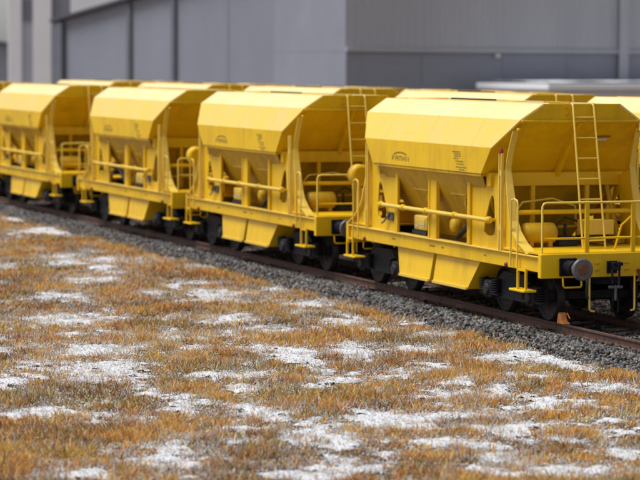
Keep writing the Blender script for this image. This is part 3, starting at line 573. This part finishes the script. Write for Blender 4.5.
FRONT = [(-.21, 0, 'yellow hopper wagon nearest the camera, its buffer and full end ladder in view'),
         (10.95, 0, 'second yellow hopper wagon of the front row, with ladder close behind the nearest wagon'),
         (20.9, 1, 'third yellow hopper wagon of the front row, no ladder on its right end'),
         (32.65, 0, 'fourth yellow hopper wagon of the front row, blurred, cut by the left edge'),
         (43.7, 0, 'farthest yellow hopper wagon of the front row, only its end at the left edge')]
BACK = [(-.75, 'yellow hopper wagon of second row, roof at the right edge behind nearest wagon', 4.6, .035),
        (9.75, 'yellow hopper wagon of second row, long pale roof right behind the nearest wagon\'s roof', 4.6, .035),
        (21.65, 'yellow hopper wagon of second row, roof behind the second front wagon', 4.6, .035),
        (32.7, 'yellow hopper wagon of second row, roof strip behind the third front wagon', 4.6, .035),
        (43.7, 'yellow hopper wagon of second row, roof strip behind the fourth front wagon at left', 4.6, .035),
        (20.6, 'yellow hopper wagon of back row, the one farthest right', 9.2, -.05),
        (31.6, 'yellow hopper wagon of back row, second from the right', 9.2, -.05),
        (42.6, 'yellow hopper wagon of back row, third from the right', 9.2, -.05),
        (53.6, 'yellow hopper wagon of back row, farthest left', 9.2, -.05)]
for i, (y, flip, lab) in enumerate(FRONT):
    o = W0 if i == 0 else copy_tree(W0, None, ('post_cap',))
    o.location = (0, y, 0); o.rotation_euler = (0, 0, math.pi if flip else 0)
    tag(o, lab, 'hopper wagon', 'yellow hopper wagons standing in the front row')
for (y, lab, x, z) in BACK:
    o = copy_tree(W0, None, SMALL); o.location = (x, y, z); o.rotation_euler = (0, 0, 0)
    tag(o, lab, 'hopper wagon', 'yellow hopper wagons standing in the rows behind')

# wheel chock on the near rail
ck = empty('wheel_chock', (-.75, -4.74, 0))
tag(ck, 'small orange wheel chock on the nearest rail against the front wheel', 'wheel chock')
MB().extr([(-.20, .004), (.10, .004), (.10, .03), (.06, .17), (.02, .20), (-.03, .18), (-.08, .06), (-.20, .02)], [], -.055, .055).build('wedge', ORANGE, ck)
MB().tube([(0, -.06, .15), (0, -.20, .20), (0, -.30, .12)], .014, 6).build('handle', ORANGE, ck)

# ------------------------------------------------------------------ buildings behind
def wall_frame(a, b):
    a, b = Vector((*a, 0)), Vector((*b, 0)); d = (b-a); L = d.length; d.normalize()
    return math.atan2(d.y, d.x), L
def corrugated(L, z0, z1, pitch, depth, y):
    mb = MB(); n = int(L/pitch); pts = []
    for i in range(n):
        x = i*pitch; pts += [(x, y), (x+pitch*.5, y), (x+pitch*.58, y-depth), (x+pitch*.92, y-depth)]
    pts.append((n*pitch, y)); vs = []; fs = []
    for x, yy in pts: vs += [(x, yy, z0), (x, yy, z1)]
    for i in range(len(pts)-1): fs.append((2*i, 2*i+2, 2*i+3, 2*i+1))
    return mb.add(vs, fs)
# gabled hall, grey render (local x along the facade from left, -y towards the tracks)
ang, L = wall_frame((15.68, 92.38), (24.6, 68.0))
A = empty('gabled_hall', (15.68, 92.38, GZ), ang)
tag(A, 'grey rendered industrial hall with sloping gable edge and dark pilasters, behind left wagons', 'hall')
H0 = 7.35; sl = .155
MB().extr([(0, 0), (L, 0), (L, H0+sl*L), (0, H0)], [], 0, 30, 'Y').build('wall', WALLA, A)
MB().extr([(-.5, H0-.08), (L+.3, H0+sl*(L+.8)-.08), (L+.3, H0+sl*(L+.8)+.08), (-.5, H0+.08)], [], -.4, 30.4, 'Y').build('roof', ROOFM, A)
for s in (.26, .415): MB().box(L*s-.17, L*s+.17, -.18, -.002, 0, H0+sl*L*s-.1, .02).build('pilaster', PILL, A)
for s in (.59, .78): MB().box(L*s-.05, L*s+.05, -.03, -.002, 0, H0+sl*L*s-.1).build('wall_joint', WALLC, A)
MB().box(-.35, .55, -.30, -.002, 0, H0-.1, .02).build('corner_pilaster', PILL, A)
# flat hall, ribbed cladding above a plain base
ang, L = wall_frame((23.2, 66.77), (44.37, 69.39))
B = empty('clad_hall', (23.2, 66.77, GZ), ang)
tag(B, 'grey hall with ribbed metal cladding above a darker base, behind right wagons', 'hall')
MB().box(0, L, .02, 28, 0, 5.55).build('base_wall', WALLC, B)
MB().box(0, L, .05, 28, 5.56, 14).build('core', WALLC, B)
corrugated(L, 5.78, 13.9, .42, .035, .0).build('cladding', WALLB, B)
MB().box(-.05, L, -.16, .015, 5.56, 5.76, .015).build('ledge', WALLB, B)
for x, wd in ((L*.758, .55), (L*.985, .5)): MB().box(x-wd/2, x+wd/2, -.30, -.17, 0, 13.8, .02).build('column', WALLB, B)
for x in (L*.20, L*.42, L*.60): MB().box(x-.02, x+.02, -.006, .018, 0, 5.5).build('wall_joint', WALLC, B)
lm = MB().box(8.4, 8.66, -.30, -.165, 5.32, 5.5, .02).box(8.5, 8.56, -.2, .018, 5.42, 5.46).build('wall_lamp', WHITEP, B)
# low annex with snow on its roof
C = empty('low_annex', (30.2, 66.2, GZ+.22), math.atan2(2.6, 21)); 
tag(C, 'low white annex with snow on its flat roof, behind the rightmost roofs', 'annex')
MB().box(0, 22, -6, .3, -.3, 3.55).build('wall', PALE2, C)
MB().box(-.2, 22.2, -6.25, .25, 3.56, 3.85, .03).build('fascia', PALE, C)
sx = MB(); X, Y, Q = grid(-.1, 22.1, -6.15, .2, 90, 26); Zs = 3.87+.16*fbm(X*.6, Y*.6, 200, 4)
so_ = np_mesh('roof_snow', np.stack([X, Y, Zs], -1), Q, SNOW, smooth=True); so_.parent = C
for x, h in ((9.6, .22), (10.9, .3), (12.6, .24)): MB().box(x, x+.7, -5.9, -5.3, 3.86, 3.93+h, .03).build('roof_vent', PILL, C)
# pale block far left
ang, L = wall_frame((22.5, 132.6), (33.5, 128.5))
D = empty('pale_block', (22.5, 132.6, GZ), ang)
tag(D, 'pale concrete block with vertical piers, far left behind the gabled hall', 'building')
MB().box(0, L, .2, 14, 0, 24).build('wall', PALE2, D)
for x0, x1, m in ((-.1, .9, PALE), (1.75, 3.1, PALE), (4.5, L, PALE)): MB().box(x0, x1, -.45, .198, 0, 24.05, .04).build('pier', m, D)
MB().box(3.2, 4.4, -.1, .198, 0, 24).build('dark_bay', WALLA, D)
for z in (8, 12, 16): MB().box(.95, 1.7, .05, .198, z, z+1.6).build('window', WALLA, D)
# low grey shed at the extreme left
E_ = empty('far_shed', (16.0, 158.0, GZ), math.atan2(-5.5, 15))
tag(E_, 'low blue grey shed far away at the extreme left edge', 'shed')
MB().extr([(0, 0), (13, 0), (13, 6.2), (6.5, 7.2), (0, 6.2)], [], 0, 10, 'Y').build('wall', WALLC, E_)
MB().extr([(-.4, 6.15), (6.5, 7.22), (13.4, 6.15), (13.4, 6.4), (6.5, 7.47), (-.4, 6.4)], [], -.3, 10.3, 'Y').build('roof', ROOFM, E_)
